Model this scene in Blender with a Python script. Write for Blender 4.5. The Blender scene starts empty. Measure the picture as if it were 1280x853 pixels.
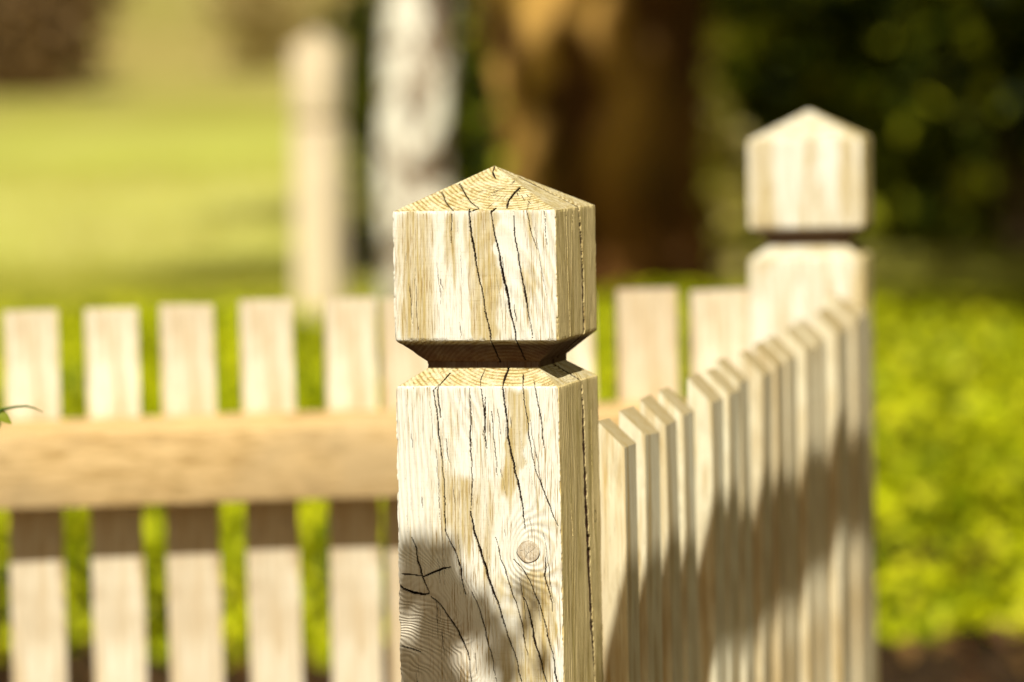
import bpy, bmesh, math, random
import numpy as np
from mathutils import Vector, Matrix, noise as mnoise

random.seed(7)
rng = np.random.default_rng(11)
scene = bpy.context.scene
col = scene.collection
R = math.radians

# ------------------------------------------------------------------ helpers
def tag(o, label=None, cat=None, group=None, kind=None):
    if label: o['label'] = label
    if cat: o['category'] = cat
    if group: o['group'] = group
    if kind: o['kind'] = kind
    return o

def empty(name, loc, rz=0.0):
    o = bpy.data.objects.new(name, None)
    col.objects.link(o); o.location = loc; o.rotation_euler = (0, 0, rz)
    o.empty_display_size = .1
    return o

def link_mesh(name, me, mat, parent=None, smooth=None):
    o = bpy.data.objects.new(name, me)
    col.objects.link(o)
    if mat: me.materials.append(mat)
    if parent: o.parent = parent
    if smooth is not None:
        me.shade_smooth()
        if smooth < 180: me.set_sharp_from_angle(angle=R(smooth))
    return o

def np_mesh(name, verts, quads):
    me = bpy.data.meshes.new(name)
    verts = np.asarray(verts, dtype=np.float32); quads = np.asarray(quads, dtype=np.int32)
    me.vertices.add(len(verts)); me.vertices.foreach_set('co', verts.ravel())
    k = quads.shape[1]
    me.loops.add(quads.size); me.loops.foreach_set('vertex_index', quads.ravel())
    me.polygons.add(len(quads))
    me.polygons.foreach_set('loop_start', np.arange(0, quads.size, k, dtype=np.int32))
    me.update(calc_edges=True)
    return me

def fattr(me, name, vals):
    a = me.attributes.new(name, 'FLOAT', 'POINT')
    a.data.foreach_set('value', np.asarray(vals, dtype=np.float32))

def vnoise(a, b, seed=0):
    """smooth 2-D value noise in 0..1"""
    ai = np.floor(a).astype(np.int64); bi = np.floor(b).astype(np.int64)
    fa = a-ai; fb = b-bi
    fa = fa*fa*(3-2*fa); fb = fb*fb*(3-2*fb)
    def h(i, j):
        v = (i*374761393 + j*668265263 + seed*974634777) & 0xffffffff
        v = ((v ^ (v >> 13))*1274126177) & 0xffffffff
        return ((v ^ (v >> 16)) & 0xffff)/65535.0
    return (h(ai, bi)*(1-fa)+h(ai+1, bi)*fa)*(1-fb) + (h(ai, bi+1)*(1-fa)+h(ai+1, bi+1)*fa)*fb

def ground_z(x, y):
    z = .025*(y-2.73)
    yy = np.clip(np.asarray(y, dtype=float)-42, 0, 130)
    return z + .0012*yy*yy*(1-yy/520) + .03*(vnoise(np.asarray(x)*.5+50, np.asarray(y)*.5+50, 3)-.5)*(np.asarray(y) > 6)

# ------------------------------------------------------------------ materials
class NT:
    def __init__(s, name):
        s.m = bpy.data.materials.new(name); s.m.use_nodes = True
        s.t = s.m.node_tree; s.n = s.t.nodes; s.l = s.t.links
        s.b = s.n['Principled BSDF']; s.out = s.n['Material Output']
        s.b.inputs['Roughness'].default_value = .8
        s.b.inputs['Specular IOR Level'].default_value = .25
    def add(s, t, **k):
        n = s.n.new(t)
        for a, v in k.items(): setattr(n, a, v)
        return n
    def _in(s, sock, v):
        if hasattr(v, 'bl_idname') or isinstance(v, bpy.types.NodeSocket): s.l.new(v, sock)
        elif v is not None: sock.default_value = v
    def coord(s, scale=(1, 1, 1), kind='Object', rot=(0, 0, 0), loc=(0, 0, 0)):
        c = s.add('ShaderNodeTexCoord'); m = s.add('ShaderNodeMapping')
        m.inputs['Scale'].default_value = scale; m.inputs['Rotation'].default_value = rot; m.inputs['Location'].default_value = loc
        s.l.new(c.outputs[kind], m.inputs['Vector']); return m.outputs[0]
    def noise(s, vec, scale=5, detail=3, rough=.5, dist=0):
        n = s.add('ShaderNodeTexNoise'); s.l.new(vec, n.inputs['Vector'])
        n.inputs['Scale'].default_value = scale; n.inputs['Detail'].default_value = detail
        n.inputs['Roughness'].default_value = rough; n.inputs['Distortion'].default_value = dist
        return n.outputs['Fac']
    def ramp(s, fac, stops):
        r = s.add('ShaderNodeValToRGB'); s._in(r.inputs[0], fac)
        e = r.color_ramp.elements
        while len(e) < len(stops): e.new(.5)
        for i, (p, c) in enumerate(stops):
            e[i].position = p
            if not hasattr(c, '__len__'): c = (c, c, c)
            e[i].color = (*c, 1)
        return r.outputs[0]
    def mix(s, fac, a, b, mode='MIX'):
        n = s.add('ShaderNodeMix', data_type='RGBA', blend_type=mode)
        s._in(n.inputs[0], fac)
        for sk, v in ((n.inputs[6], a), (n.inputs[7], b)):
            if isinstance(v, tuple): sk.default_value = (*v, 1)
            else: s.l.new(v, sk)
        return n.outputs[2]
    def math(s, op, a, b=None, c=None, clamp=False):
        n = s.add('ShaderNodeMath', operation=op, use_clamp=clamp)
        s._in(n.inputs[0], a)
        if b is not None: s._in(n.inputs[1], b)
        if c is not None: s._in(n.inputs[2], c)
        return n.outputs[0]
    def attr(s, name, typ='GEOMETRY'):
        n = s.add('ShaderNodeAttribute', attribute_name=name, attribute_type=typ); return n.outputs['Fac']
    def objrand(s):
        return s.add('ShaderNodeObjectInfo').outputs['Random']
    def color(s, c): s.l.new(c, s.b.inputs['Base Color']) if not isinstance(c, tuple) else setattr(s.b.inputs['Base Color'], 'default_value', (*c, 1))
    def bump(s, h, strength=.4, dist=.001):
        b = s.add('ShaderNodeBump'); b.inputs['Strength'].default_value = strength; b.inputs['Distance'].default_value = dist
        s.l.new(h, b.inputs['Height']); s.l.new(b.outputs[0], s.b.inputs['Normal'])

def mat_post():
    """split, sun-bleached square-sawn pine; ring / crk / endg / stain come from the mesh"""
    t = NT('weathered_post_wood')
    ring = t.attr('ring'); crk = t.attr('crk'); endg = t.attr('endg'); stain = t.attr('stain'); side = t.attr('side'); knot = t.attr('knot')
    c1 = t.coord((1, 1, 1))
    warp = t.noise(c1, 60, 3, .6)
    rr = t.math('ADD', ring, t.math('MULTIPLY', t.math('SUBTRACT', warp, .5), .0012))
    ph = t.math('MULTIPLY', rr, 2*math.pi/.0031)
    sn = t.math('MULTIPLY_ADD', t.math('SINE', ph), .5, .5)
    late = t.math('POWER', sn, 2.5)
    low = t.noise(t.coord((1, 1, .22)), 38, 4, .55)
    low2 = t.noise(t.coord((1, 1, .10), loc=(3, 1, 2)), 75, 4, .6, .3)
    fib = t.noise(t.coord((1, 1, .035)), 1100, 3, .65)
    fib2 = t.noise(t.coord((1, 1, .018)), 430, 4, .7)
    saw = t.noise(t.coord((.05, .05, 1)), 900, 2, .6)
    speck = t.noise(t.coord((1, 1, .4)), 900, 2, .5)
    pale = t.mix(side, (.985, .965, .89), (.86, .70, .36))  # right-hand face darker olive: its shade is put into the colour
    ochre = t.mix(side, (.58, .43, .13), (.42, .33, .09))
    deep = (.40, .25, .075)
    # weathered tan patches, stronger where the mesh says so
    st = t.math('ADD', t.math('MULTIPLY', stain, .75), t.math('MULTIPLY', t.math('SUBTRACT', low2, .5), 1.6))
    st = t.ramp(st, [(.24, 0), (.48, 1)])
    st = t.math('MULTIPLY', st, t.ramp(fib2, [(.36, .35), (.60, 1)]))
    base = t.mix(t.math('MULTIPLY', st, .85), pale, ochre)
    lam = t.math('MULTIPLY', late, t.ramp(low, [(.42, .0), (.68, .55)]))
    lam = t.math('MULTIPLY', lam, t.ramp(fib2, [(.30, .3), (.62, 1)]))
    base = t.mix(lam, base, ochre)
    swl = t.attr('swirl')
    base = t.mix(t.math('MULTIPLY', swl, .45), base, (.62, .50, .36))
    base = t.mix(t.math('MULTIPLY', swl, t.math('MULTIPLY', t.math('POWER', sn, 3.0), t.ramp(low, [(.38, .05), (.64, .34)]))), base, (.22, .14, .075))
    # end grain of the sloped faces: every ring reads
    eg = t.mix(t.math('MULTIPLY', t.math('POWER', sn, 1.7), t.ramp(low, [(.3, .55), (.6, 1)])), (.84, .72, .40), (.34, .215, .05))
    eg = t.mix(t.ramp(t.noise(c1, 520, 3, .7), [(.34, .75), (.50, 0)]), eg, (.28, .17, .04))
    egv = t.mix(t.ramp(t.noise(c1, 140, 4, .6), [(.45, 0), (.75, 1)]), eg, (.90, .83, .62))
    base = t.mix(endg, base, egv)
    base = t.mix(t.math('MULTIPLY', t.ramp(fib, [(.36, .9), (.45, 0)]), t.ramp(low2, [(.42, .12), (.56, 1)])), base, deep)
    base = t.mix(t.math('MULTIPLY', t.ramp(fib2, [(.33, .9), (.42, 0)]), t.ramp(low, [(.42, .15), (.58, 1)])), base, (.48, .345, .10))
    base = t.mix(t.math('MULTIPLY', t.ramp(saw, [(.34, .4), (.46, 0)]), t.math('MULTIPLY', stain, t.ramp(speck, [(.40, 0), (.6, .9)]))), base, (.42, .29, .08))
    base = t.mix(t.ramp(speck, [(.70, 0), (.80, .45)]), base, (.33, .22, .08))
    base = t.mix(t.math('MULTIPLY', knot, t.ramp(t.noise(c1, 700, 3, .6), [(.35, .95), (.65, .45)])), base, (.42, .27, .12))
    base = t.mix(t.math('MULTIPLY', t.attr('under'), t.ramp(low2, [(.35, .99), (.75, .90)])), base, (.060, .020, .007))  # dark underside stain, also carrying painted-in shade beneath the cap
    base = t.mix(t.ramp(crk, [(.15, 0), (.55, 1)]), base, (.028, .010, .003))
    t.color(base)
    h = t.math('ADD', t.math('MULTIPLY', sn, t.math('MULTIPLY_ADD', swl, -1.2, .5)), t.math('ADD', t.math('MULTIPLY', fib, 1.0), t.math('MULTIPLY', saw, .12)))
    t.bump(h, .8, .0009)
    t.b.inputs['Roughness'].default_value = .85
    return t.m

def mat_picket(name, pale, tan, grey, axis='z'):
    t = NT(name)
    sc = {'z': (1, 1, .05), 'x': (.05, 1, 1)}[axis]
    n1 = t.noise(t.coord(sc), 170, 4, .6, .4)
    n2 = t.noise(t.coord(tuple(.4 if v == 1 else .3 for v in sc)), 22, 3)
    c = t.mix(t.ramp(n1, [(.46, 0), (.66, 1)]), pale, tan)
    c = t.mix(t.math('MULTIPLY', t.ramp(n2, [(.47, 0), (.66, 1)]), .75), c, grey)
    fine = t.noise(t.coord(sc), 700, 3, .6)
    c = t.mix(t.ramp(fine, [(.3, .5), (.45, 0)]), c, tuple(v*.35 for v in tan))
    c = t.mix(t.math('MULTIPLY', t.math('POWER', t.objrand(), 2.0), .6), c, grey)
    blot = t.noise(t.coord((1, 1, .3) if axis == 'z' else (.3, 1, 1), loc=(5, 2, 1)), 55, 4, .65)
    c = t.mix(t.ramp(blot, [(.58, 0), (.74, .5)]), c, tuple(v*.55 for v in tan))
    g = t.add('ShaderNodeNewGeometry'); sg = t.add('ShaderNodeSeparateXYZ'); t.l.new(g.outputs['Normal'], sg.inputs[0])
    if axis == 'z': c = t.mix(t.ramp(sg.outputs['Z'], [(.35, 0), (.6, .7)]), c, tuple(v*.62 for v in tan))     # weathered end grain
    t.color(c); t.bump(t.math('ADD', n1, fine), .5, .001)
    return t.m

def mat_leaf(name, cols, trans=.35, rough=.5):
    t = NT(name)
    r = t.attr('rnd')
    c = t.ramp(r, [(i/(len(cols)-1), cc) for i, cc in enumerate(cols)])
    t.color(c); t.b.inputs['Roughness'].default_value = rough
    tr = t.add('ShaderNodeBsdfTranslucent'); t.l.new(c, tr.inputs[0])
    mx = t.add('ShaderNodeMixShader'); mx.inputs[0].default_value = trans
    t.l.new(t.b.outputs[0], mx.inputs[1]); t.l.new(tr.outputs[0], mx.inputs[2]); t.l.new(mx.outputs[0], t.out.inputs[0])
    return t.m

def mat_bark(name, a, b, c, scale=9, stretch=.25, sun_patch=None):
    t = NT(name)
    n = t.noise(t.coord((1, 1, stretch)), scale, 6, .65, .6)
    col_ = t.ramp(n, [(.32, a), (.5, b), (.68, c)] if name != 'birch_bark' else [(.42, a), (.50, b), (.54, c)])
    if sun_patch:
        p = t.noise(t.coord((1, 1, .55)), sun_patch[1], 3, .55)
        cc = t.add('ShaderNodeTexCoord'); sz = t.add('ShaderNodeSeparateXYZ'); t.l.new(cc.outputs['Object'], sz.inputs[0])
        hz = t.ramp(t.math('MULTIPLY', sz.outputs['Z'], .5), [(.22, .15), (.42, 1)])      # sunlit gold painted into the bark, fading toward the foot and right side
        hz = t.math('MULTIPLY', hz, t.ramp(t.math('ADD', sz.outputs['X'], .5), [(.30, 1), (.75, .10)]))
        col_ = t.mix(t.math('MULTIPLY', hz, t.ramp(p, [(sun_patch[2], 0), (sun_patch[2]+.12, 1)])), col_, sun_patch[0])
    t.color(col_); t.bump(n, .8, .02); t.b.inputs['Roughness'].default_value = .9
    return t.m

M_POST = mat_post()
M_PICK = mat_picket('bleached_picket_wood', (1.0, .95, .81), (.64, .45, .22), (.60, .46, .29))
M_PICKB = mat_picket('tan_picket_wood', (1.0, .96, .76), (.66, .48, .20), (.56, .42, .22))
M_RAIL = mat_picket('tan_rail_wood', (.76, .54, .27), (.42, .26, .09), (.58, .43, .24), 'x')
M_PALE = mat_picket('pale_far_wood', (.95, .80, .60), (.74, .58, .38), (.74, .60, .44))
M_BIRCH = mat_bark('birch_bark', (.05, .03, .018), (.40, .30, .22), (1, .96, .88), 7.0, .8)
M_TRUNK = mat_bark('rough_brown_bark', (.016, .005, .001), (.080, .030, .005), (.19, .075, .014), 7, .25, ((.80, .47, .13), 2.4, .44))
M_LIMB = mat_bark('limb_bark', (.05, .03, .02), (.14, .09, .05), (.25, .18, .11), 20, .3)
M_COVER = mat_leaf('sunlit_ground_cover_leaf', [(.05, .08, .003), (.28, .36, .004), (.64, .70, .006), (.80, .82, .012), (.95, .92, .035)], .35)
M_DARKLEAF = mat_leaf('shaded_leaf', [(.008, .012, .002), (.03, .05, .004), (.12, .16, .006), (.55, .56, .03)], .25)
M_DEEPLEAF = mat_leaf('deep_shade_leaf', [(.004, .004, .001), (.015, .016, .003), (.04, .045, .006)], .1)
M_CANOPY = mat_leaf('canopy_leaf', [(.03, .05, .008), (.07, .12, .012), (.12, .18, .02)], .25)
M_YELLOW = mat_leaf('yellow_green_leaf', [(.35, .36, .03), (.55, .48, .10), (.60, .50, .22)], .3)
M_BROWN = mat_leaf('brown_far_leaf', [(.10, .05, .018), (.20, .12, .05), (.34, .22, .09)], .2)
M_TAN = mat_leaf('tan_far_leaf', [(.34, .27, .09), (.48, .38, .15), (.60, .46, .24)], .3)
M_GRASS = mat_leaf('lawn_blade', [(.30, .32, .03), (.50, .48, .06), (.70, .62, .16)], .3)
M_SPRIG = mat_leaf('young_shoot_green', [(.10, .20, .03), (.30, .36, .03), (.42, .45, .05)], .4)
M_LITTER = mat_leaf('dead_leaf', [(.05, .02, .008), (.14, .06, .02), (.26, .15, .05)], .1)

def mat_soil():
    t = NT('dark_leafy_soil')
    n = t.noise(t.coord(), 14, 6, .7)
    t.color(t.ramp(n, [(.3, (.012, .006, .002)), (.55, (.05, .024, .008)), (.75, (.13, .07, .025))])); t.bump(n, .8, .03)
    t.b.inputs['Roughness'].default_value = .95
    return t.m
def mat_lawn():
    t = NT('mown_lawn')
    c = t.add('ShaderNodeTexCoord'); sx = t.add('ShaderNodeSeparateXYZ'); t.l.new(c.outputs['Object'], sx.inputs[0])
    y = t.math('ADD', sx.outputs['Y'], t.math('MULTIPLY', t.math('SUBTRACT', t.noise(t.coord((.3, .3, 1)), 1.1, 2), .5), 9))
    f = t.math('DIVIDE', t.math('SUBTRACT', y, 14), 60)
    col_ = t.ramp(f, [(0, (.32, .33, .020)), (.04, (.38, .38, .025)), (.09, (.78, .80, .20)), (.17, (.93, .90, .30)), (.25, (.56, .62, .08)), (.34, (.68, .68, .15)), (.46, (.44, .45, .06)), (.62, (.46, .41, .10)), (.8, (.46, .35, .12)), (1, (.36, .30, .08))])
    n = t.noise(t.coord((1, .35, 1)), 1.0, 5, .6)
    col_ = t.mix(t.ramp(n, [(.36, .4), (.56, 0)]), col_, (.38, .38, .05))
    n3 = t.noise(t.coord((1, .5, 1), loc=(7, 3, 0)), .8, 4, .6)
    col_ = t.mix(t.ramp(n3, [(.5, 0), (.68, .6)]), col_, (.62, .48, .22))
    n2 = t.noise(t.coord((1, .4, 1)), 30, 3, .6)
    col_ = t.mix(t.ramp(n2, [(.35, .4), (.6, 0)]), col_, (.2, .2, .02))
    t.color(col_); t.bump(n2, .6, .03); t.b.inputs['Roughness'].default_value = .95
    return t.m
M_SOIL = mat_soil(); M_LAWN = mat_lawn()

# ------------------------------------------------------------------ ground
def sheet(name, xs, ys, lift, mat):
    X, Y = np.meshgrid(xs, ys); Z = ground_z(X, Y)+lift
    v = np.stack([X.ravel(), Y.ravel(), Z.ravel()], 1)
    nx, ny = len(xs), len(ys)
    i = (np.arange(ny-1)[:, None]*nx+np.arange(nx-1)[None, :]).ravel()
    me = np_mesh(name, v, np.stack([i, i+1, i+nx+1, i+nx], 1))
    o = link_mesh(name, me, mat, None, 180)
    return tag(o, kind='structure')
sheet('ground', np.concatenate([np.linspace(-600, -12, 20), np.linspace(-10, 10, 81), np.linspace(12, 600, 20)]),
      np.concatenate([np.linspace(-80, 0, 10), np.linspace(1, 60, 119), np.linspace(62, 700, 80)]), 0, M_SOIL)
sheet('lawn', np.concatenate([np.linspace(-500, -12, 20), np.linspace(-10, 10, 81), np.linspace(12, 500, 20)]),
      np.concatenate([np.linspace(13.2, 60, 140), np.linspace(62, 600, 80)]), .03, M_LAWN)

# ------------------------------------------------------------------ leaf clouds
def leaf_mesh(name, P, size, up=.0, aspect=.62, tri=False):
    n = len(P); size = np.broadcast_to(size, (n,))
    nrm = rng.normal(size=(n, 3)); nrm[:, 2] = np.abs(nrm[:, 2])*.8 + up
    nrm /= np.linalg.norm(nrm, axis=1)[:, None]
    a = rng.normal(size=(n, 3)); a -= nrm*np.sum(a*nrm, 1)[:, None]; a /= np.linalg.norm(a, axis=1)[:, None]
    b = np.cross(nrm, a)
    s = size[:, None]*.5
    fold = nrm*s*.25
    # six-point leaf: tip, shoulders, base
    v = np.stack([P-a*s, P-a*s*.25+b*s*aspect+fold, P+a*s*.35+b*s*aspect*.8+fold, P+a*s, P+a*s*.35-b*s*aspect*.8+fold, P-a*s*.25-b*s*aspect+fold], 1)
    k = np.arange(n)[:, None]*6
    q = np.concatenate([k+np.array([[0, 1, 2, 3]]), k+np.array([[0, 3, 4, 5]])], 0)
    me = np_mesh(name, v.reshape(-1, 3), q)
    r = rng.random(n)
    fattr(me, 'rnd', np.repeat(r, 6))
    return me

def blade_mesh(name, P, h, w):
    n = len(P)
    ang = rng.random(n)*math.pi*2
    d = np.stack([np.cos(ang), np.sin(ang), np.zeros(n)], 1)*w
    tip = P+rng.normal(size=(n, 3))*h[:, None]*.35*np.array([1, 1, 0])+np.array([0, 0, 1])*h[:, None]
    v = np.stack([P-d, P+d, tip], 1)
    k = np.arange(n)[:, None]*3
    me = np_mesh(name, v.reshape(-1, 3), k+np.array([[0, 1, 2]]))
    fattr(me, 'rnd', np.repeat(rng.random(n), 3))
    return me

# ground cover, leafy and uneven, from the fence back to the lawn
N = 140000
x = rng.uniform(-5.5, 5.5, N); y = 6.6+(rng.random(N)**1.2)*8.2
edge = 6.75+.5*vnoise(x*1.4+20, x*0+.5, 5)+.35*(vnoise(x*5+20, x*0+1.5, 6)-.5)
hh = (.04+.24*vnoise(x*1.7+30, y*1.5+9, 1)+.15*vnoise(x*5+3, y*4+9, 2))*np.clip((y-edge)*2.2, 0, 1)*np.clip((16-y)/5.5, .15, 1)
keep = (y > edge) & (rng.random(N) < .35+1.1*vnoise(x*3+7, y*2.5+5, 8))
x, y, hh = x[keep], y[keep], hh[keep]
P = np.stack([x, y, ground_z(x, y)+hh*rng.uniform(.45, 1.05, len(x))+.02], 1)
o = link_mesh('ground_cover', leaf_mesh('ground_cover', P, rng.uniform(.026, .062, len(P)), .9, .8), M_COVER)
tag(o, 'low leafy yellow-green ground cover growing behind the fences', 'ground cover', kind='stuff')
# a few stray sprigs and dead leaves on the dark soil strip
N = 2600
x = rng.uniform(-4, 4, N); y = rng.uniform(4.6, 7.4, N)
o = link_mesh('leaf_litter', leaf_mesh('leaf_litter', np.stack([x, y, ground_z(x, y)+.015+rng.random(N)*.02], 1), rng.uniform(.03, .07, N), 1.2, .6), M_LITTER)
tag(o, 'brown fallen leaves on the dark soil in front of the ground cover', 'leaf litter', kind='stuff')
# grass tufts on the near part of the lawn
N = 60000
x = rng.uniform(-7, 5, N); y = 13.3+rng.random(N)**1.5*16
o = link_mesh('lawn_grass', blade_mesh('lawn_grass', np.stack([x, y, ground_z(x, y)+.03], 1), rng.uniform(.03, .075, N), .004), M_GRASS)
tag(o, 'short sunlit grass blades of the lawn', 'grass', kind='stuff')

# ------------------------------------------------------------------ carved fence post
# polylines in millimetres on the face (across, height from the eave) with a relative width
CR_FRONT = [
 (1.0, [(-3.5, 1), (-3.5, -3.5), (0.2, -32.1), (4.9, -56.3), (11.1, -92.6), (13, -109)]),
 (0.9, [(12.8, 0), (12.8, -3.0), (16.0, -20.1), (18.9, -34.2), (24.6, -64.4), (29.9, -92.6), (32, -108)]),
 (0.6, [(29.4, -1), (29.4, -5.2), (30.5, -22.3), (35.2, -48.4), (39.0, -70.5), (41.9, -92.6)]),
 (0.3, [(39.1, -1), (42.0, -14.3), (46.3, -28.4)]), (0.25, [(52.1, -1), (52.9, -18.4), (53.4, -26.4)]),
 (0.3, [(-16.4, -2), (-17.2, -23.9)]),
 (0.8, [(-32.4, -128.9), (-30.4, -141.5), (-29.4, -154.2), (-27.5, -170.0), (-25.6, -196.5), (-24.9, -230.7)]),
 (0.5, [(-25.1, -230.0), (-22.0, -237.9), (-16.9, -248.0), (-14.1, -258.0), (-12.4, -269.6), (-10.5, -276.1)]),
 (0.35, [(-29.5, -128.9), (-28.4, -137.7), (-27.7, -149.1)]),
 (1.0, [(19.3, -127.6), (20.7, -140.1), (22.0, -153.9), (23.4, -165.3), (25.3, -177.1), (30.5, -201.5), (33.0, -215.1), (33.9, -228.7)]),
 (0.6, [(33.9, -125.0), (35.2, -137.6), (37.5, -153.9), (39.6, -170.2), (41.4, -182.4)]),
 (0.4, [(41.4, -182.4), (47.2, -198.7), (53.9, -214.9), (58.3, -225.7)]),
 (0.35, [(42.9, -125.6), (45.5, -140.1), (47.8, -156.3), (49.3, -170.1)]),
 (0.45, [(3.3, -127.6), (4.8, -140.2), (5.2, -154.0), (6.8, -170.4)]),
 (0.35, [(6.3, -133.9), (5.5, -149.0), (4.4, -161.6)]),
 (0.25, [(10.5, -143.9), (11.6, -156.5), (12.9, -170.3), (14, -190)]),
 (0.25, [(-5.4, -126.4), (-5.0, -144.0), (-5.1, -159.1), (-4.2, -170.4)]),
 (0.4, [(-5.3, -136.5), (-5.4, -169.1), (-4.6, -190.9), (-5.9, -216)]),
 (1.0, [(-5.9, -216.1), (-3.9, -229.0), (0.3, -243.4), (5.9, -262.1), (10.1, -273.6), (13.6, -285.1), (18.5, -300.9), (23.5, -313.8), (27.0, -326.7), (29.7, -338.7), (32, -360)]),
 (0.6, [(25.4, -250.3), (31.9, -257.4), (37.7, -266.0), (43.3, -281.7), (47.5, -296.1), (52.3, -314.7), (56.0, -338.1)]),
 (0.3, [(12.3, -234.6), (15.7, -250.4), (20.7, -263.3), (24.9, -277.7), (30.5, -296.4), (34.5, -319.4)]),
 (0.6, [(32.3, -277.6), (36.5, -290.5), (39.9, -307.7), (44.0, -323.5), (48.2, -338.3)]),
 (0.3, [(49.0, -248.6), (48.1, -261.5), (52.2, -275.8), (52.8, -287.3)]),
 (0.7, [(-50.4, -235.3), (-47.5, -242.6), (-46.2, -252.7), (-43.4, -261.3), (-40.5, -268.6), (-37.9, -274.3)]),
 (0.7, [(-41.9, -263.5), (-35.1, -260.5), (-27.6, -257.2), (-22.3, -256.4)]),
 (0.35, [(-57.6, -261.8), (-49.4, -262.2), (-41.9, -263.2)]),
 (1.2, [(-61.5, -268.9), (-57.1, -272.4), (-49.6, -275.2), (-41.4, -276.3), (-37.9, -275.5)]),
 (0.8, [(-36.9, -277.9), (-30.3, -283.6), (-23.0, -293.7), (-16.5, -303.0), (-11.5, -313.0), (-9.4, -321.7), (-8.1, -331.8), (-7.5, -339.5)]),
 (0.5, [(-62.4, -313.7), (-53.4, -315.7), (-46.0, -318.0)]),
 (0.25, [(-6.2, -273.8), (-0.6, -288.2), (3.6, -302.6), (7.8, -319.9), (11.2, -339.1)]),
 (0.02, [(29.9, -243.6), (33.2, -243.2), (35.4, -245.6), (38.5, -243.4), (43.0, -239.6)]), (0.0, [(33.0, -249.4), (34.2, -247.8), (35.4, -245.6)]), (0.0, [(37.6, -244.0), (39.8, -246.8), (40.4, -249.6)]), (0.0, [(36, -245), (36.6, -239.2)]),
 # the sloped top
 (0.7, [(0.3, 30.7), (1.5, 26.4), (5.6, 22.1)]), (1.0, [(26.7, 15.3), (24.5, 11.7), (22.9, 6.4), (23.6, 1.6)]),
 (0.5, [(-20.3, 18.8), (-10.6, 10.3), (-4.2, 5.4), (2.8, 1.8)]), (0.35, [(-30.6, 13.5), (-23.2, 5.6), (-15.3, 0)]),
 (0.4, [(22.5, 22.6), (18.9, 17.8)]), (0.6, [(15.8, 1.7), (12.8, -1)]), (0.5, [(3.5, 1.8), (-3.5, -1)]), (0.25, [(37.9, 11.0), (39.1, -1)]),
 # the shoulder
 (0.6, [(-23.9, -117.5), (-27.6, -124.7), (-29.5, -128.9)]), (0.3, [(-32.4, -128.9), (-27.8, -124.1)]),
 (0.8, [(19.1, -114.1), (18.3, -119.5), (19.4, -127)]), (0.5, [(31.1, -118.4), (33.9, -125.2)]),
 (0.35, [(1.7, -114.4), (0.8, -120.7), (3.3, -127)]), (0.3, [(40.8, -121.8), (42.9, -125.7)])]
_r = random.Random(4)
for _ in range(75):
    zone = _r.random()
    z0 = _r.uniform(-88, -4) if zone < .28 else _r.uniform(-345, -135)
    lim = -92.5 if zone < .28 else -400
    x0 = _r.uniform(-58, 58); ln = _r.choice((8, 12, 18, 30, 50)); sl_ = .04+.12*(x0+60)/120+_r.uniform(-.03, .03)
    p_ = []
    for k in range(5):
        zz = z0-ln*k/4
        if zz > lim: p_.append((x0+sl_*ln*k/4+_r.uniform(-.35, .35), zz))
    if len(p_) > 1 and max(abs(q[0]) for q in p_) < 60: CR_FRONT.append((_r.uniform(-.12, .16), p_))
for _ in range(26):                      # short radial checks in the end grain of the top
    a_ = _r.uniform(-2.9, -.2); r0 = _r.uniform(8, 30); r1 = r0+_r.uniform(4, 12)
    q = [(22+math.cos(a_)*r_, 2+(-math.sin(a_)*r_*-.45)+16) for r_ in (r0, (r0+r1)/2, r1)]
    q = [(u_, z_) for u_, z_ in q if 1 < z_ < 29 and abs(u_) < 58*(1-z_/31)]
    if len(q) > 1: CR_FRONT.append((_r.uniform(-.1, .2), q))
CR_RIGHT = [(10, [(8, 20), (9.4, -0.6), (14.7, -25.4), (18.0, -46.2), (18.5, -73.0), (19.6, -94.7), (14, -109)]),
 (11, [(0, -112), (7.7, -126.3), (10.1, -145.7), (11.3, -176.7), (13.4, -203.3), (17.4, -231.6), (20.8, -268.3), (26.4, -308.2), (33.0, -352.2)]),
 (0.25, [(-31.8, -212.5), (-27.8, -237.6)]), (0.25, [(-10.6, -1.5), (-13.5, -19.1)]), (.3, [(-30, -5), (-28, -60), (-25, -92)]), (.3, [(35, -150), (38, -260)])]

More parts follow.
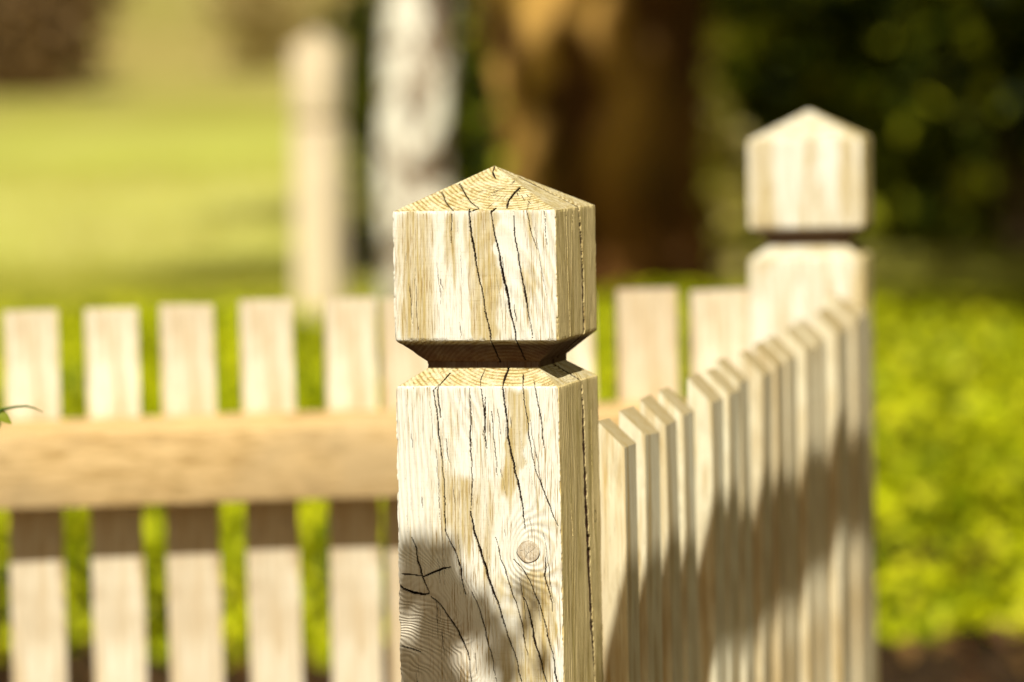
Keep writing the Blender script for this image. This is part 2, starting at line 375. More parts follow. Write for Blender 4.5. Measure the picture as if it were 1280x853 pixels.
def crack_field(u, z, lines, k=1.0):
    """0..1 crack mask, and depth, for points in metres"""
    best = np.zeros_like(u); dep = np.zeros_like(u)
    wob = (vnoise(z*160+11, u*0+3, 21)-.5)*.0010 + (vnoise(z*900+5, u*0+7, 22)-.5)*.00035
    for w, pts in lines:
        pts = [(a/1000, b/1000) for a, b in pts]
        zs = [p[1] for p in pts]; xs_ = [p[0] for p in pts]
        sel = np.where((z < max(zs)+.002) & (z > min(zs)-.002) & (u > min(xs_)-.003) & (u < max(xs_)+.003))[0]
        if not len(sel): continue
        uu = u[sel]+wob[sel]; zz = z[sel]
        L = sum(math.dist(pts[i], pts[i+1]) for i in range(len(pts)-1)); acc = 0
        m = np.zeros(len(sel))
        for i in range(len(pts)-1):
            (ax, az), (bx, bz) = pts[i], pts[i+1]
            l = math.hypot(bx-ax, bz-az)
            t = np.clip(((uu-ax)*(bx-ax)+(zz-az)*(bz-az))/(l*l), 0, 1)
            d = np.hypot(uu-ax-t*(bx-ax), zz-az-t*(bz-az))
            s = (acc+t*l)/L
            wd = (.00021+.00021*w)*k*(.55+1.0*vnoise(zz*45+uu*90+w*37, zz*0+6, 33))*(.45+.9*np.sin(np.pi*np.clip(s*.8+.15, 0, 1)))*(.75+.5*vnoise(zz*300, zz*0+1, 31))
            m = np.maximum(m, np.clip(1.25-(d/wd)**2, 0, 1)); acc += l
        best[sel] = np.maximum(best[sel], np.clip(m*(1+1.5*min(w, 3)), 0, 1)*min(1, .45+.6*w)); dep[sel] = np.maximum(dep[sel], m*min(1.2, w))
    return best, dep

EAVE_H = 1.0492     # eave above the ground at the near post
def half_width(z, w):
    """outline of the post against height from the eave"""
    zk = np.array([-2.0, -.36, -.1265, -.1140, -.1090, -.0925, 0.0, .0300, .0312])
    hk = np.array([w*1.02, w*1.012, w*1.0, .0418, .0418, w*1.0, w, w*.035, 0])
    return np.interp(z, zk, hk)

def post_part(name, z0, z1, w, dz, ncols, parent, mat, detail=True, coarse_below=None, lines=1):
    if coarse_below is not None and z0 < coarse_below:
        zs = np.concatenate([np.linspace(z0, coarse_below, 12)[:-1], np.arange(coarse_below, z1, dz), [z1]])
    else:
        zs = np.append(np.arange(z0, z1-dz*.3, dz), z1)
    for kz in (-.1265, -.1140, -.1090, -.0925, 0.0, .0300):
        if z0+1e-6 < kz < z1-1e-6:
            zs[np.argmin(np.abs(zs-kz))] = kz
    nf, nr, nb = ncols
    T = []
    for s, n in ((0, nf), (1, nr), (2, nb), (3, nb)):
        t = np.linspace(-1, 1, n+1)[:-1]
        e = {0: (t, -np.ones(n)), 1: (np.ones(n), t), 2: (-t, np.ones(n)), 3: (-np.ones(n), -t)}[s]
        T.append(np.stack([e[0], e[1], np.full(n, s)], 1))
    T = np.concatenate(T); nc = len(T); nrw = len(zs)
    hw = half_width(zs, w)
    X = (T[None, :, 0]*hw[:, None]).ravel(); Y = (T[None, :, 1]*hw[:, None]).ravel(); Z = np.repeat(zs, nc)
    S = np.tile(T[:, 2], nrw); tx = np.tile(T[:, 0], nrw); ty = np.tile(T[:, 1], nrw); HW = np.repeat(hw, nc)
    crk = np.zeros(len(X)); dep = np.zeros(len(X))
    if detail:
        f = S == 0; a, b = crack_field(X[f], Z[f], CR_FRONT); crk[f] = a; dep[f] = b
        f = (S == 1); a, b = crack_field(Y[f], Z[f], CR_RIGHT); crk[f] = a; dep[f] = b
    fade = np.clip(HW/.02, 0, 1)
    dep = dep*np.where(S == 1, .0055, .0045)*fade
    # growth-ring coordinate of the solid timber
    px = .021+.10*(Z+.0)*.12+.004*np.sin(Z*14); py = .004+.05*Z+.004*np.sin(Z*23+1)
    r = np.hypot(X-px, Y-py)
    r = r+.010*(vnoise(X*22+30, Z*9+30, 51)-.5)*np.clip(-Z*14, 0, 1)+.0035*(vnoise(X*60+30, Z*26+30, 52)-.5)*np.clip(-Z*40, .12, 1)
    def kn(cx, cz, rad, amp, el=1.0):
        d = np.hypot(X-cx, (Z-cz)*el)
        return amp*np.exp(-(d/rad)**2)*(S == 0)
    r = r+kn(.0363, -.2444, .018, .020, .8)+kn(-.072, -.352, .036, .050, .9)+kn(-.045, -.262, .022, .016, 1.5)+kn(-.01, -.17, .02, .010, .5)
    ds = np.hypot((X+.066)*.95, Z+.322)
    sw = 1-np.clip((ds-.045)/.035, 0, 1); sw = sw*sw*(3-2*sw)*(S == 0)
    rs_ = np.hypot(X+.078, (Z+.372)*1.05)*.95+.012*(vnoise(X*30+30, Z*45+60, 81)-.5)+.004*(vnoise(X*110+30, Z*150+60, 82)-.5)
    r = r*(1-sw)+rs_*sw
    RR = r+(vnoise(X*400+9, Y*400+9, 61)-.5)*.0008
    # worn surface and chipped arrises
    ax_ = np.where((S == 0) | (S == 2), X, Y)
    wear = (vnoise(ax_*90+9, Z*26+9, 41)-.5)*.0007 + (vnoise(ax_*900+9, Z*70+9, 42)-.5)*.00025
    cor = np.minimum(np.abs(np.abs(tx)-1), 9)+np.minimum(np.abs(np.abs(ty)-1), 9)   # 0 at corners
    ch = np.clip(1-cor*w/.0016, 0, 1)*(.0002+.0014*np.clip(vnoise(Z*150+S*0, Z*0+4, 43)-.45, 0, 1)+.0012*np.clip(vnoise(Z*520, Z*0+8, 44)-.5, 0, 1))
    for ze in (0.0, -.0925, -.1265):
        e = np.clip(1-np.abs(Z-ze)/.0016, 0, 1)
        ch = ch+e*(.0001+.0016*np.clip(vnoise(ax_*350+S*77, ax_*0+ze*100+5, 45)-.5, 0, 1))
    sub = dep+wear*fade+ch*fade+(.00035*np.power(.5+.5*np.sin(RR*2*math.pi/.0031), 2)*((Z > .0004) | ((Z < -.1135) & (Z > -.1262)))*fade if detail else 0)
    nx = np.select([S == 0, S == 1, S == 2, S == 3], [0, 1, 0, -1]); ny = np.select([S == 0, S == 1, S == 2, S == 3], [-1, 0, 1, 0])
    cm = ch*fade
    Xd = X-nx*sub-np.sign(tx)*cm*(np.abs(tx) > .98)*(ny != 0); Yd = Y-ny*sub-np.sign(ty)*cm*(np.abs(ty) > .98)*(nx != 0)
    kd = np.hypot(X-.0363, Z+.2444)
    knot = ((kd < .0081)*(S == 0)*(.45+.5*vnoise(kd*1500+3, X*300+20, 76))).astype(float)
    kd = kd*(1+.14*(vnoise(np.arctan2(Z+.2444, X-.0363)*1.6+9, X*0+1, 75)-.5))
    rim = .85*np.clip(1-np.abs(kd-.0082)/.0007, 0, 1)*(S == 0)*np.clip(.35+.8*np.clip(-(Z+.2444)/.008, -1, 1)+.3, 0.35, 1)
    kd2 = np.hypot(Y-.044, Z+.230); rim2 = np.clip(1-np.abs(kd2-.0042)/.0006, 0, 1)*(S == 1)*.8
    crk = np.maximum(crk, np.maximum(rim, rim2)*(1 if detail else 0))
    endg = (((Z > .0004) | ((Z < -.1135) & (Z > -.1258)) | ((Z < -.0935) & (Z > -.1095)))).astype(float)
    wbx = (vnoise(Z*40+9, X*0+2, 71)-.5)*.008+(vnoise(Z*150+9, X*60+40, 72)-.5)*.004
    wbz = (vnoise(X*260+30, Z*12+40, 73)-.5)*.05
    def box(x0, x1, z0_, z1_, s=.004):
        sm = lambda v, q: 1/(1+np.exp(-np.clip(v/q*3, -30, 30)))
        xx = X+wbx
        e = .016
        return sm(xx-x0, s)*sm(x1-xx, s)*sm(Z+wbz*(z0_ < -.1 or z0_ > -.09)*1.2-z0_, e)*sm(z1_-Z, .006)
    fr = (S == 0)
    stain = fr*(1.0*box(0.0, .018, -.095, .0)*.9+.55*box(-.022, 0.0, -.05, 0)+.35*box(.018, .045, -.095, -.04)+.3*box(.02, .06, -.03, 0)
                + .5*box(-.062, -.02, -.095, .0, .012)+.35*box(-.05, .0, -.24, -.125, .02)+ .9*box(.021, .036, -.195, -.127)+.7*box(.036, .05, -.33, -.26)+.65*box(.012, .05, -.40, -.26, .008)+.35*box(-.02, .02, -.24, -.19, .01)
                + .25*box(-.062, -.03, -.35, -.235, .01)) + (S == 1)*.35+(S > 1)*.3
    me = np_mesh(name, np.stack([Xd, Yd, Z+EAVE_H], 1),
                 (lambda i, j: np.stack([i*nc+j, i*nc+(j+1) % nc, (i+1)*nc+(j+1) % nc, (i+1)*nc+j], -1).reshape(-1, 4))(np.arange(nrw-1)[:, None], np.arange(nc)[None, :]))
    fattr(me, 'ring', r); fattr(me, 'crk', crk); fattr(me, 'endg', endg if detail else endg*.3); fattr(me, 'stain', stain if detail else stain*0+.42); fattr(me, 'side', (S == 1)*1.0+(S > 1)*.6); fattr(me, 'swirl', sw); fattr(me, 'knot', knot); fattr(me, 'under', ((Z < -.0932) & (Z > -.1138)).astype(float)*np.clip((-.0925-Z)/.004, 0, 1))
    return link_mesh(name, me, mat, parent, 38)

W = .0608
post = empty('fence_post', (-.0106, 2.8042, 0), R(-14.6))
tag(post, 'cracked square wooden post with pyramid cap standing nearest in sharp focus', 'fence post', 'carved wooden fence posts')
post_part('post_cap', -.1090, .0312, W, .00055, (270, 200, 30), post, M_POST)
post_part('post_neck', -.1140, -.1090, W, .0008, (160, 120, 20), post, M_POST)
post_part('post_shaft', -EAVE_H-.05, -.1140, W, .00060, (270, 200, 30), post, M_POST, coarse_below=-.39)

# plain coarse version for the posts out of focus, copied
def plain_post(loc, rz, label, w=W, zs=1.0):
    p = empty('fence_post', loc, rz)
    tag(p, label, 'fence post', 'carved wooden fence posts')
    if not hasattr(plain_post, 'src'):
        plain_post.src = None
        a = post_part('post_cap', -.1090, .0312, w, .004, (24, 24, 24), p, M_POST, False)
        b = post_part('post_neck', -.1140, -.1090, w, .002, (24, 24, 24), p, M_POST, False)
        c = post_part('post_shaft', -EAVE_H-.05, -.1140, w, .004, (24, 24, 24), p, M_POST, False, coarse_below=-.3)
        plain_post.src = (a, b, c)
    else:
        for s in plain_post.src:
            c = s.copy(); col.objects.link(c); c.parent = p
    p.scale = (1, 1, zs)
    return p
plain_post((.323, 4.125, .033), R(-9.5), 'pale blurred post with pyramid cap at the far corner where both fences meet')
plain_post((-1.42, 4.0, .028), R(-5), 'post with pyramid cap at the left end of the long picket fence')

# ------------------------------------------------------------------ picket fences
def picket_mesh(w, t, h, drop, seed):
    """board standing on the origin: w along x, t along y, top bevelled down towards +y"""
    r_ = random.Random(seed)
    bm = bmesh.new()
    rows = []
    nseg = 7
    bow = r_.uniform(-.002, .002); bx = r_.uniform(-.0025, .0025)
    for i in range(nseg+1):
        f = i/nseg
        ring = []
        for sx, sy in ((-1, -1), (1, -1), (1, 1), (-1, 1)):
            z = h*f
            if i == nseg: z = h-(drop if sy > 0 else 0)+sx*r_.uniform(-.001, .001)
            ring.append(bm.verts.new((sx*w/2*(1+r_.uniform(-.01, .01))+bx*math.sin(f*3), sy*t/2+bow*math.sin(f*3.1), z)))
        rows.append(ring)
    for a, b in zip(rows, rows[1:]):
        for k in range(4): bm.faces.new((a[k], a[(k+1) % 4], b[(k+1) % 4], b[k]))
    bm.faces.new(rows[-1]); bm.faces.new(rows[0][::-1])
    bmesh.ops.bevel(bm, geom=[e for e in bm.edges if e.calc_face_angle(0) > .5], offset=.0016, segments=2, affect='EDGES', profile=.5)
    bmesh.ops.recalc_face_normals(bm, faces=bm.faces)
    me = bpy.data.meshes.new('picket'); bm.to_mesh(me); bm.free()
    return me

def beam_mesh(name, a, b, prof):
    """profile (across, up) swept from a to b; across is the horizontal left normal"""
    a = Vector(a); b = Vector(b); d = (b-a).normalized(); n = Vector((d.y, -d.x, 0)).normalized(); up = Vector((0, 0, 1))
    bm = bmesh.new(); rows = []
    for i in range(13):
        c = a.lerp(b, i/12)
        rows.append([bm.verts.new(c+n*u+up*v+Vector((0, 0, random.uniform(-.0006, .0006)))) for u, v in prof])
    k = len(prof)
    for p, q in zip(rows, rows[1:]):
        for j in range(k): bm.faces.new((p[j], p[(j+1) % k], q[(j+1) % k], q[j]))
    bm.faces.new(rows[0]); bm.faces.new(rows[-1])
    bmesh.ops.recalc_face_normals(bm, faces=bm.faces)
    bmesh.ops.bevel(bm, geom=[e for e in bm.edges if e.calc_face_angle(0) > .5], offset=.002, segments=2, affect='EDGES', profile=.5)
    me = bpy.data.meshes.new(name); bm.to_mesh(me); bm.free(); return me

# long fence running across behind the near post: rails on the near side, pickets behind
fa = empty('picket_fence', (-.5, 4.0, 0))
tag(fa, 'long picket fence running left to right behind the near post, horizontal rail in front', 'picket fence')
A0 = Vector((-.5, 4.0)); DA = Vector((.73, .09)).normalized()
cent = [(-1.318, 0), (-1.236, 0), (-1.154, 0), (-1.072, 0), (-.99, 0), (-.908, 0), (-.826, 0), (-.745, 0), (-.663, 0), (-.582, 0)]
cent = [c[0] for c in cent] + [-.5, -.4167, -.336, -.2517, -.170, -.0925, -.0125, .068, .1475, .225]
for i, cx in enumerate(cent):
    w_ = (.0545 if cx < -.1 else .0635)*random.uniform(.97, 1.03)
    ztop = .9225+.003*random.uniform(-1, 1)+(cx+.5)*.004
    pos = A0+DA*(cx+.5)
    zb = .06
    me = picket_mesh(w_, .020, ztop-zb, .012, i)
    o = link_mesh('picket', me, M_PICK, fa, 40)
    o.location = (pos.x-fa.location.x, pos.y-fa.location.y, zb)
    o.rotation_euler = (random.uniform(-.004, .004), random.uniform(-.008, .008)-.006, math.atan2(DA.y, DA.x)+random.uniform(-.02, .02))
nA = Vector((DA.y, -DA.x))
def relA(v): return (v[0]-fa.location.x, v[1]-fa.location.y, v[2])
for zr in (.7165, .215):
    a = A0+DA*(-.86)+nA*.0115; b = A0+DA*.772+nA*.0115
    zadj = .004
    me = beam_mesh('rail', relA((a.x, a.y, zr-.000)), relA((b.x, b.y, zr+zadj)), [(0, 0), (.054, 0), (.054, .074), (0, .088)])
    link_mesh('rail', me, M_RAIL, fa, 40)

# short fence running back from the near post to the far corner post
fb = empty('picket_fence', (.074, 2.86, 0))
tag(fb, 'short picket fence seen nearly end-on, running back from the near post to the far post', 'picket fence')
B0 = Vector((.0735, 2.864)); B1 = Vector((.362, 3.985)); DB = (B1-B0).normalized(); nB = Vector((DB.y, -DB.x)); LB = (B1-B0).length
nP = 16
for i in range(nP):
    f = i/(nP-1)
    last = i >= nP-1
    s_ = f*LB + (random.uniform(-.002, .002) if 0 < i < nP-1 else 0)
    tt = .0205 if not last else .036
    pos = B0+DB*(s_+.024)+nB*(random.uniform(-.0015, .0015)-(.014 if last else 0))
    zt = .886+.034*f+random.uniform(-.0014, .0014)
    zb = .05+.03*f
    me = picket_mesh(.045*random.uniform(.94, 1.05), tt, zt-zb, .020, 50+i)
    o = link_mesh('picket', me, M_PICKB, fb, 40)
    o.location = (pos.x-fb.location.x, pos.y-fb.location.y, zb)
    # local +y must point to the outer (right) side
    o.rotation_euler = (random.uniform(-.006, .006), random.uniform(-.006, .006), math.atan2(-DB.y, -DB.x)+random.uniform(-.03, .03))
for zr in (.675, .215):
    a = B0+DB*(-.0)-nB*.0125; b = B0+DB*(LB+.06)-nB*.0125
    me = beam_mesh('rail', (a.x-fb.location.x, a.y-fb.location.y, zr), (b.x-fb.location.x, b.y-fb.location.y, zr+.033), [(0, 0), (-.040, 0), (-.040, .072), (0, .094)])
    link_mesh('rail', me, M_RAIL, fb, 40)

# pale post standing on its own beyond the ground cover
pp = empty('wooden_post', (-.672, 13.6, float(ground_z(-.67, 13.6))), R(-20))
tag(pp, 'tall pale wooden post standing alone on the lawn edge behind the long fence', 'wooden post')
def sq_part(name, prof, parent, mat):
    bm = bmesh.new(); rows = []
    for hwid, z in prof: rows.append([bm.verts.new((sx*hwid, sy*hwid, z)) for sx, sy in ((-1, -1), (1, -1), (1, 1), (-1, 1))])
    for a, b in zip(rows, rows[1:]):
        for k in range(4): bm.faces.new((a[k], a[(k+1) % 4], b[(k+1) % 4], b[k]))
    bm.faces.new(rows[0][::-1]); bm.faces.new(rows[-1])
    bmesh.ops.bevel(bm, geom=list(bm.edges), offset=.003, segments=1, affect='EDGES')
    me = bpy.data.meshes.new(name); bm.to_mesh(me); bm.free()
    return link_mesh(name, me, mat, parent, 40)
sq_part('post_shaft', [(.071, -.05), (.071, .775), (.060, .797)], pp, M_PALE)
sq_part('post_cap', [(.060, .797), (.071, .819), (.071, 1.06), (.01, 1.12)], pp, M_PALE)

# ------------------------------------------------------------------ trees
def trunk_mesh(name, path, radii, nc=40, sub=10, rough=.08, freq=3.0, seed=0):
    pts = []; rad = []
    for i in range(len(path)-1):
        for k in range(sub):
            f = k/sub
            pts.append(Vector(path[i]).lerp(Vector(path[i+1]), f)); rad.append(radii[i]*(1-f)+radii[i+1]*f)
    pts.append(Vector(path[-1])); rad.append(radii[-1])
    V = []
    for i, (p, r_) in enumerate(zip(pts, rad)):
        d = (pts[min(i+1, len(pts)-1)]-pts[max(i-1, 0)]).normalized()
        u = d.orthogonal().normalized() if abs(d.z) < .8 else Vector((1, 0, 0)); v = d.cross(u).normalized(); u = v.cross(d)
        for k in range(nc):
            a = 2*math.pi*k/nc
            q = u*math.cos(a)+v*math.sin(a)
            n_ = mnoise.noise(Vector((q.x*freq+seed, q.y*freq, p.z*1.3+i*.02)))+.5*mnoise.noise(Vector((q.x*freq*3+seed, q.y*freq*3, p.z*5)))
            V.append(p+q*r_*(1+rough*n_))
    F = [(i*nc+k, i*nc+(k+1) % nc, (i+1)*nc+(k+1) % nc, (i+1)*nc+k) for i in range(len(pts)-1) for k in range(nc)]
    return np_mesh(name, np.array([tuple(v) for v in V]), np.array(F))

def crown_pts(centres, n, flat=.7):
    out = []
    per = n//len(centres)
    for (cx, cy, cz, r_) in centres:
        for _ in range(max(1, int(r_*4))):
            ox, oy, oz = rng.normal(size=3)*r_*.5
            m = per//max(1, int(r_*4))
            out.append(rng.normal(size=(m, 3))*r_*.28*np.array([1, 1, flat])+np.array([cx+ox, cy+oy, cz+oz*flat]))
    return np.concatenate(out)

def tree(name, loc, label, cat, tpath, trad, tmat, limbs, crown, nleaf, leafsize, cmat, group=None, rough=.08, freq=3.0, nc=40, sub=10):
    t = empty(name, loc); tag(t, label, cat, group)
    link_mesh('trunk', trunk_mesh('trunk', tpath, trad, nc, sub, rough, freq, loc[0]), tmat, t, 180)
    for lp, lr in limbs: link_mesh('limb', trunk_mesh('limb', lp, lr, 12, 6, .1, 2, 3), tmat, t, 180)
    P_ = crown_pts(crown, nleaf)
    link_mesh('crown', leaf_mesh('crown', P_, rng.uniform(.6, 1.3, len(P_))*leafsize, .1), cmat, t)
    return t

gz = lambda x_, y_: float(ground_z(x_, y_))
# big brown tree behind
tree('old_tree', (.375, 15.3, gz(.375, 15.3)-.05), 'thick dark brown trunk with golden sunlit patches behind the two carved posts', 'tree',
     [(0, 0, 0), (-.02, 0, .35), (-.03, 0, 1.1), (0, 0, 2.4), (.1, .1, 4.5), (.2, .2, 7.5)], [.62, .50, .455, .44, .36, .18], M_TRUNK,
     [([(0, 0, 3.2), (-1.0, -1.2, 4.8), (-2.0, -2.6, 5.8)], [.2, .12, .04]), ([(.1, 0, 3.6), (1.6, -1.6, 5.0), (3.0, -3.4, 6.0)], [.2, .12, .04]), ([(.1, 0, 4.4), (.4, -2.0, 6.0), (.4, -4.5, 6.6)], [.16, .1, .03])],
     [(.9, -4.0, 6.2, 1.1), (2.6, -3.4, 6.2, 1.3), (4.0, -2.4, 6.0, 1.4), (1.5, -1.5, 7.0, 1.3), (3.2, -.6, 6.8, 1.5), (-.2, 0, 8.0, 1.4), (4.6, -4.0, 6.2, 1.2), (1.6, 1.0, 8.2, 1.5), (2.2, -5.0, 6.8, 1.0), (2.0, -6.8, 6.1, .9), (3.3, -6.6, 6.2, 1.0), (4.6, -6.4, 6.2, 1.0)],  # unseen crown, its clumps placed forward to shade trunk, shrubs and ground cover
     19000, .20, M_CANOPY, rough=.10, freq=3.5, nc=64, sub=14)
# birch
tree('birch_tree', (-.285, 12.2, gz(-.3, 12.2)-.03), 'pale white-barked birch trunk just left of the near post cap', 'tree',
     [(.02, 0, 0), (.0, 0, .25), (-.02, 0, .7), (.01, 0, 1.3), (.06, 0, 2.6), (.1, 0, 4.5), (.1, 0, 6.5)], [.155, .128, .117, .113, .105, .09, .04], M_BIRCH,
     [([(.08, 0, 3.2), (-.6, .3, 4.4), (-1.0, .5, 5.0)], [.05, .03, .01]), ([(.08, 0, 3.8), (.7, .4, 5.0), (1.1, .6, 5.6)], [.05, .03, .01])],
     [(.1, .2, 5.8, .9), (-.8, .4, 5.2, .7), (.9, .5, 5.6, .7), (.1, .1, 6.8, .8)], 3000, .09, M_CANOPY, rough=.13, freq=2.6, nc=48, sub=14)

# shrubs
def shrub(loc, label, size, n, leaf, mat, name='shrub', flat=1.0, group=None, cat='shrub', lobes=9):
    """leafy bush: many stems out of one root, leaves gathered in uneven clumps"""
    t = empty(name, loc); tag(t, label, cat, group)
    r_ = random.Random(int(loc[0]*37+loc[1]*11))
    sx, sy, sz = size
    ps = []; ends = []
    for k in range(lobes):
        a = r_.uniform(0, 6.28); rr = r_.uniform(.15, .8)
        ends.append((math.cos(a)*sx*rr, math.sin(a)*sy*rr, sz*r_.uniform(.25, .92)))
    for e in ends:
        m = n//lobes
        c = np.array(e)
        ps.append(rng.normal(size=(m, 3))*np.array([sx*.22, sy*.22, sz*.17])+c)
    P_ = np.concatenate(ps); P_[:, 2] = np.abs(P_[:, 2])+.02
    link_mesh('foliage', leaf_mesh('foliage', P_, rng.uniform(.6, 1.4, len(P_))*leaf, .2, .7), mat, t)
    vs = []; fs = []
    for e in ends:
        me = trunk_mesh('s', [(0, 0, -.05), (e[0]*.4, e[1]*.4, e[2]*.5), e], [.02*sz, .013*sz, .004], 6, 3, .05, 2, 1)
        n0 = len(vs)
        vs += [tuple(v.co) for v in me.vertices]; fs += [tuple(i+n0 for i in p.vertices) for p in me.polygons]
        bpy.data.meshes.remove(me)
    link_mesh('stem', np_mesh('stem', np.array(vs), np.array(fs)), M_LIMB, t)
    return t
G = 'dark shrubs in the shade at the right'
for (x_, y_, s_, lab) in ((1.35, 18.0, (.8, .7, 1.7), 'dark green shrub in shade just right of the thick brown trunk'),
                          (2.35, 17.6, (.9, .8, 2.0), 'dark green shrub behind the right side of the far carved post'),
                          (3.4, 18.4, (1.0, .9, 2.3), 'dark green shrub at the right edge beyond the ground cover'),
                          (4.9, 18.8, (1.2, 1.0, 2.4), 'dark shrub beyond the right edge of the view'),
                          (.25, 20.5, (1.1, .9, 2.0), 'dark shrub directly behind the thick brown trunk'),
                          (1.9, 21.0, (1.5, 1.0, 2.6), 'tall dark shrub rising behind the nearer shaded ones'),
                          (3.9, 21.6, (1.6, 1.0, 2.8), 'tall dark shrub at the back on the far right')):
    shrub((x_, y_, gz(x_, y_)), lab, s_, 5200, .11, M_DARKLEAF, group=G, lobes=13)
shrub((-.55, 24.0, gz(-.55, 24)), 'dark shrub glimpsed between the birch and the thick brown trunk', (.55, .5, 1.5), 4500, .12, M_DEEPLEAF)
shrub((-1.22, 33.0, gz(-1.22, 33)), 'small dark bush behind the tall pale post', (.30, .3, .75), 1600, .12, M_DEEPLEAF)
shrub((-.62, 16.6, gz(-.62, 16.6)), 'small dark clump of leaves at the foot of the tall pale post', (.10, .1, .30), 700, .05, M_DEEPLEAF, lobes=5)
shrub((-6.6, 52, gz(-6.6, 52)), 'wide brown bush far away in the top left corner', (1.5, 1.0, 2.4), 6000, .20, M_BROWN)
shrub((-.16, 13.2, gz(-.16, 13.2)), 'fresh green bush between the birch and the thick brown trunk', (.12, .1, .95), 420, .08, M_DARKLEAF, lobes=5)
shrub((.79, 14.2, gz(.79, 14.2)), 'spindly yellow-leaved bush just left of the far carved post', (.08, .08, .98), 150, .095, M_YELLOW, lobes=4)
for (x_, y_, s_, lab) in ((-3.6, 58, (1.3, 1, 2.0), 'tan dry bush far up the slope beside the brown one'), (-1.9, 62, (1.3, 1, 2.2), 'tan dry bush far up the slope above the tall pale post')):
    shrub((x_, y_, gz(x_, y_)), lab, s_, 700, .2, M_TAN)

# ------------------------------------------------------------------ tree beside the fence whose limb reaches overhead
AZ = .025
hor = math.cos(R(48)); nrmh = math.hypot(AZ, 1)
SUN = Vector((AZ/nrmh*hor, -hor/nrmh, math.sin(R(48))))
ot = empty('overhanging_tree', (2.15, 4.6, gz(2.15, 4.6)-.03))
tag(ot, 'tree beside the fences whose limb reaches out overhead and dapples the near post', 'tree')
def rel(v): v = Vector(v)-ot.location; return (v.x, v.y, v.z)
link_mesh('trunk', trunk_mesh('trunk', [(0, 0, 0), (0, 0, .4), (-.05, 0, 1.6), (.05, .05, 3.0), (.15, .1, 5.0)], [.24, .17, .15, .12, .05], 28, 8, .1, 3, 2), M_LIMB, ot, 180)
link_mesh('limb', trunk_mesh('limb', [rel(v) for v in ((2.10, 4.6, 1.75), (1.7, 3.4, 2.15), (1.0, 2.2, 2.35), (.35, 1.35, 2.32), (-.05, 1.15, 2.20))],
          [.11, .075, .045, .022, .010], 14, 8, .12, 2, 5), M_LIMB, ot, 180)
# unseen slim limb, added above the short fence to band its pickets with shade
bn = Vector((.083, 2.86, .715))+SUN*.84; bf = Vector((.347, 3.96, .675))+SUN*.86; bd = bf-bn
link_mesh('limb', trunk_mesh('limb', [rel(v) for v in ((2.12, 4.62, 1.55), (1.5, 4.75, 1.62), (.8, 4.45, 1.50), tuple(bf+bd*.16), tuple(bf), tuple(bn.lerp(bf, .5)+Vector((.002, 0, 0))), tuple(bn), tuple(bn-bd*.08))],  # added unseen limb, shades the short fence
          [.05, .038, .028, .015, .0135, .015, .018, .007], 14, 8, .10, 2, 9), M_LIMB, ot, 180)
e0 = Vector((-.05, 1.15, 2.20))
# leafy twigs: leaves hang between the limb's tip and the near post
post_c = Vector((-.0106, 2.8042, EAVE_H)); ca, sa = math.cos(R(-14.6)), math.sin(R(-14.6))
def on_face(u, z, off=-W): return post_c+Vector((u*ca-off*sa, u*sa+off*ca, z))
spots = [(-56, -246, 16), (-47, -250, 22), (-36, -250, 22), (-24, -246, 16), (-52, -268, 24), (-38, -268, 26), (-24, -264, 22), (-14, -272, 16), (-34, -286, 22), (-22, -288, 20), (-10, -288, 16), (2, -282, 14),
         (-38, -304, 24), (-28, -312, 20), (-14, -304, 18), (-2, -300, 16), (10, -296, 16), (-50, -334, 26), (-32, -332, 24), (-58, -318, 14), (18, -312, 18), (8, -322, 18), (20, -334, 18), (30, -272, 13), (40, -282, 12), (33, -298, 12), (-22, -350, 28), (45, -325, 14), (-55, -360, 30), (-5, -370, 26), (30, -365, 24), (-30, -385, 30), (10, -400, 30), (-56, -288, 12)]
LV = []; LS = []
tw = []
hub = e0
for i, (u, z, sz) in enumerate(spots):
    t_ = random.uniform(1.15, 1.45)
    p_ = on_face(u/1000, z/1000)+SUN*t_
    LV.append(p_); LS.append(sz/1000*1.35)
LVn = np.array([tuple(v) for v in LV])-np.array(ot.location)
n_s = len(LVn)
S_ = np.array(SUN)
def facing_leaves(P_, size, name):
    n = len(P_)
    nrm = np.tile(S_, (n, 1))+rng.normal(size=(n, 3))*.25; nrm /= np.linalg.norm(nrm, axis=1)[:, None]
    a = rng.normal(size=(n, 3)); a -= nrm*np.sum(a*nrm, 1)[:, None]; a /= np.linalg.norm(a, axis=1)[:, None]
    b = np.cross(nrm, a); s = np.asarray(size)[:, None]*.5
    v = np.stack([P_-a*s, P_-a*s*.3+b*s*.7, P_+a*s*.35+b*s*.6, P_+a*s, P_+a*s*.35-b*s*.6, P_-a*s*.3-b*s*.7], 1)
    k = np.arange(n)[:, None]*6
    me = np_mesh(name, v.reshape(-1, 3), np.concatenate([k+np.array([[0, 1, 2, 3]]), k+np.array([[0, 3, 4, 5]])], 0))
    fattr(me, 'rnd', np.repeat(rng.random(n), 6)); return me
link_mesh('hanging_leaves', facing_leaves(LVn, LS, 'hanging_leaves'), M_CANOPY, ot)
tipn = Vector(LVn.mean(axis=0)); hubr = Vector(rel(hub))
link_mesh('twig', trunk_mesh('twig', [tuple(hubr), tuple(hubr.lerp(tipn, .5)+Vector((-.05, 0, .03))), tuple(tipn), tuple(tipn+Vector((-.06, .02, -.06)))], [.006, .004, .002, .001], 6, 5, .1, 2, 4), M_LIMB, ot, 180)
Pc = crown_pts([(.2, .3, 4.6, .9), (1.0, -.2, 4.4, .8), (.6, .8, 5.4, .9), (-.2, 1.0, 4.9, .7)], 5000)
link_mesh('crown', leaf_mesh('crown', Pc, rng.uniform(.6, 1.3, len(Pc))*.09, .1), M_CANOPY, ot)

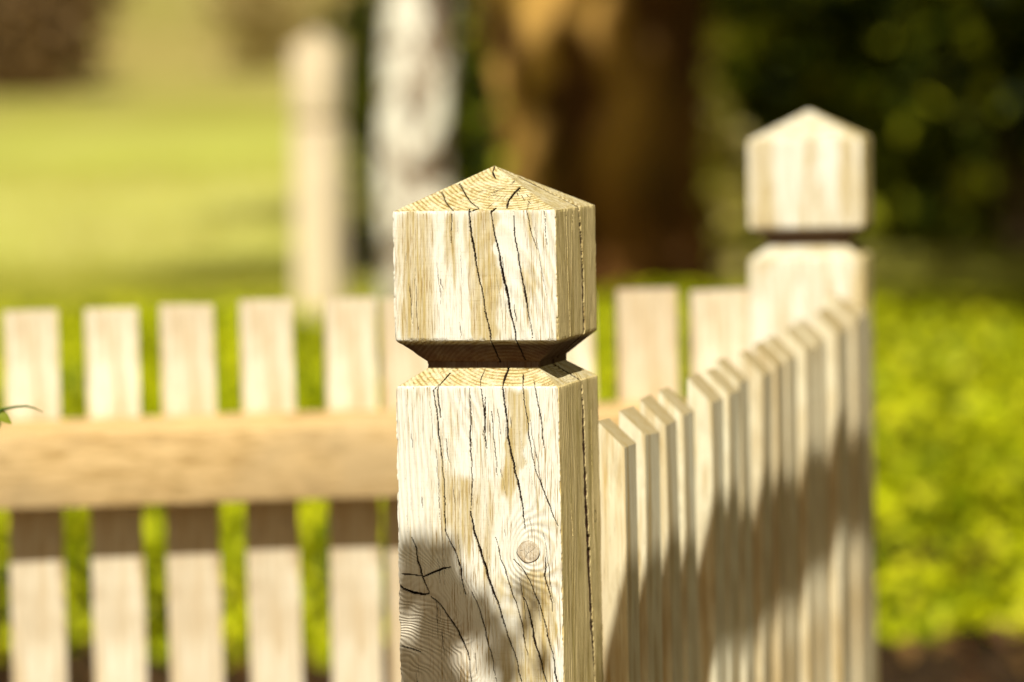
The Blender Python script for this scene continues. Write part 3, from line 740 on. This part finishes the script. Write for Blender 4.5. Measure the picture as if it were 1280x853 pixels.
# ------------------------------------------------------------------ green shoot at the left edge
sp = empty('green_shoot', (-.419, 2.95, gz(-.419, 2.95)))
tag(sp, 'thin curling green shoot with a small leaf at the left edge over the rail', 'plant shoot')
KS = 2.95/2.62
def rs(v): return (v[0]*KS-sp.location.x, v[1]*KS-sp.location.y, (1.142-(1.125-v[2])*KS if v[2] > .6 else v[2])-sp.location.z)
link_mesh('stem', trunk_mesh('stem', [rs(v) for v in ((-.372, 2.62, 0), (-.380, 2.62, .5), (-.368, 2.62, .86), (-.360, 2.62, .899), (-.350, 2.62, .9075), (-.340, 2.62, .9092), (-.333, 2.62, .9095), (-.327, 2.62, .9078), (-.3215, 2.62, .9050))],
                             [.003, .0026, .0016, .0012, .0011, .0009, .0008, .0006, .0003], 8, 6, .05, 2, 3), M_SPRIG, sp, 180)
def shoot_leaf(base, d, up, L, wd):
    base = Vector(base); d = Vector(d).normalized(); up = Vector(up).normalized(); sidev = d.cross(up).normalized()
    V = []; n = 10
    for i in range(n+1):
        f = i/n; wv = wd*math.sin(math.pi*min(1, f*.94+.05))**.8*(1-.3*f)
        c = base+d*L*f-up*L*.25*f*f
        for s in (-1, -.5, 0, .5, 1): V.append(c+sidev*wv*s+up*abs(s)*wv*.35)
    F = [(i*5+k, i*5+k+1, (i+1)*5+k+1, (i+1)*5+k) for i in range(n) for k in range(4)]
    me = np_mesh('leaf', np.array([rs(v) for v in V]), np.array(F)); fattr(me, 'rnd', np.full(len(V), .35+.3*random.random()))
    return link_mesh('leaf', me, M_SPRIG, sp, 180)
shoot_leaf((-.357, 2.62, .9060), (.8, -.15, -.35), (.2, -.75, .6), .016, .0055)
shoot_leaf((-.358, 2.62, .9050), (.3, -.3, -.9), (.5, -.8, .1), .017, .006)
shoot_leaf((-.366, 2.62, .88), (-.8, -.2, .3), (.1, -.6, .7), .03, .010)
shoot_leaf((-.372, 2.62, .80), (-.9, .2, .3), (.1, -.6, .7), .035, .012)
shoot_leaf((-.376, 2.62, .65), (-.7, .5, .2), (.1, -.6, .7), .035, .012)

# ------------------------------------------------------------------ light
w = bpy.data.worlds.new('World'); scene.world = w; w.use_nodes = True
nt = w.node_tree; bg = nt.nodes['Background']
sky = nt.nodes.new('ShaderNodeTexSky'); sky.sky_type = 'NISHITA'; sky.sun_disc = False
sky.sun_elevation = R(48)
sky.sun_rotation = math.atan2(SUN.x, SUN.y)
wb = nt.nodes.new('ShaderNodeMix'); wb.data_type = 'RGBA'; wb.blend_type = 'MULTIPLY'; wb.inputs[0].default_value = 1
wb.inputs[7].default_value = (1.45, 1.03, .50, 1)      # warm white balance of the photograph
nt.links.new(sky.outputs[0], wb.inputs[6]); nt.links.new(wb.outputs[2], bg.inputs[0])
bg.inputs[1].default_value = .058
sl = bpy.data.lights.new('sun', 'SUN'); sl.energy = 5.0; sl.angle = R(.53); sl.color = (1, .95, .79)
so = bpy.data.objects.new('sun', sl); col.objects.link(so)
so.rotation_euler = SUN.to_track_quat('Z', 'Y').to_euler()
so.location = (0, -3, 6)

# ------------------------------------------------------------------ camera
cd = bpy.data.cameras.new('camera'); cam = bpy.data.objects.new('camera', cd); col.objects.link(cam)
cam.matrix_world = Matrix.Translation((0, 0, 1.125)) @ Matrix.Rotation(R(90-3.53), 4, 'X') @ Matrix.Rotation(R(-1.0), 4, 'Z')
cd.sensor_width = 36; cd.lens = 135; cd.clip_end = 2000; cd.clip_start = .05
cd.dof.use_dof = True; cd.dof.focus_distance = 2.745; cd.dof.aperture_fstop = 3.9; cd.dof.aperture_blades = 0
scene.camera = cam
scene.view_settings.view_transform = 'Standard'; scene.view_settings.look = 'None'
scene.view_settings.exposure = 0; scene.view_settings.gamma = 1
scene.cycles.max_bounces = 6; scene.cycles.use_denoising = True
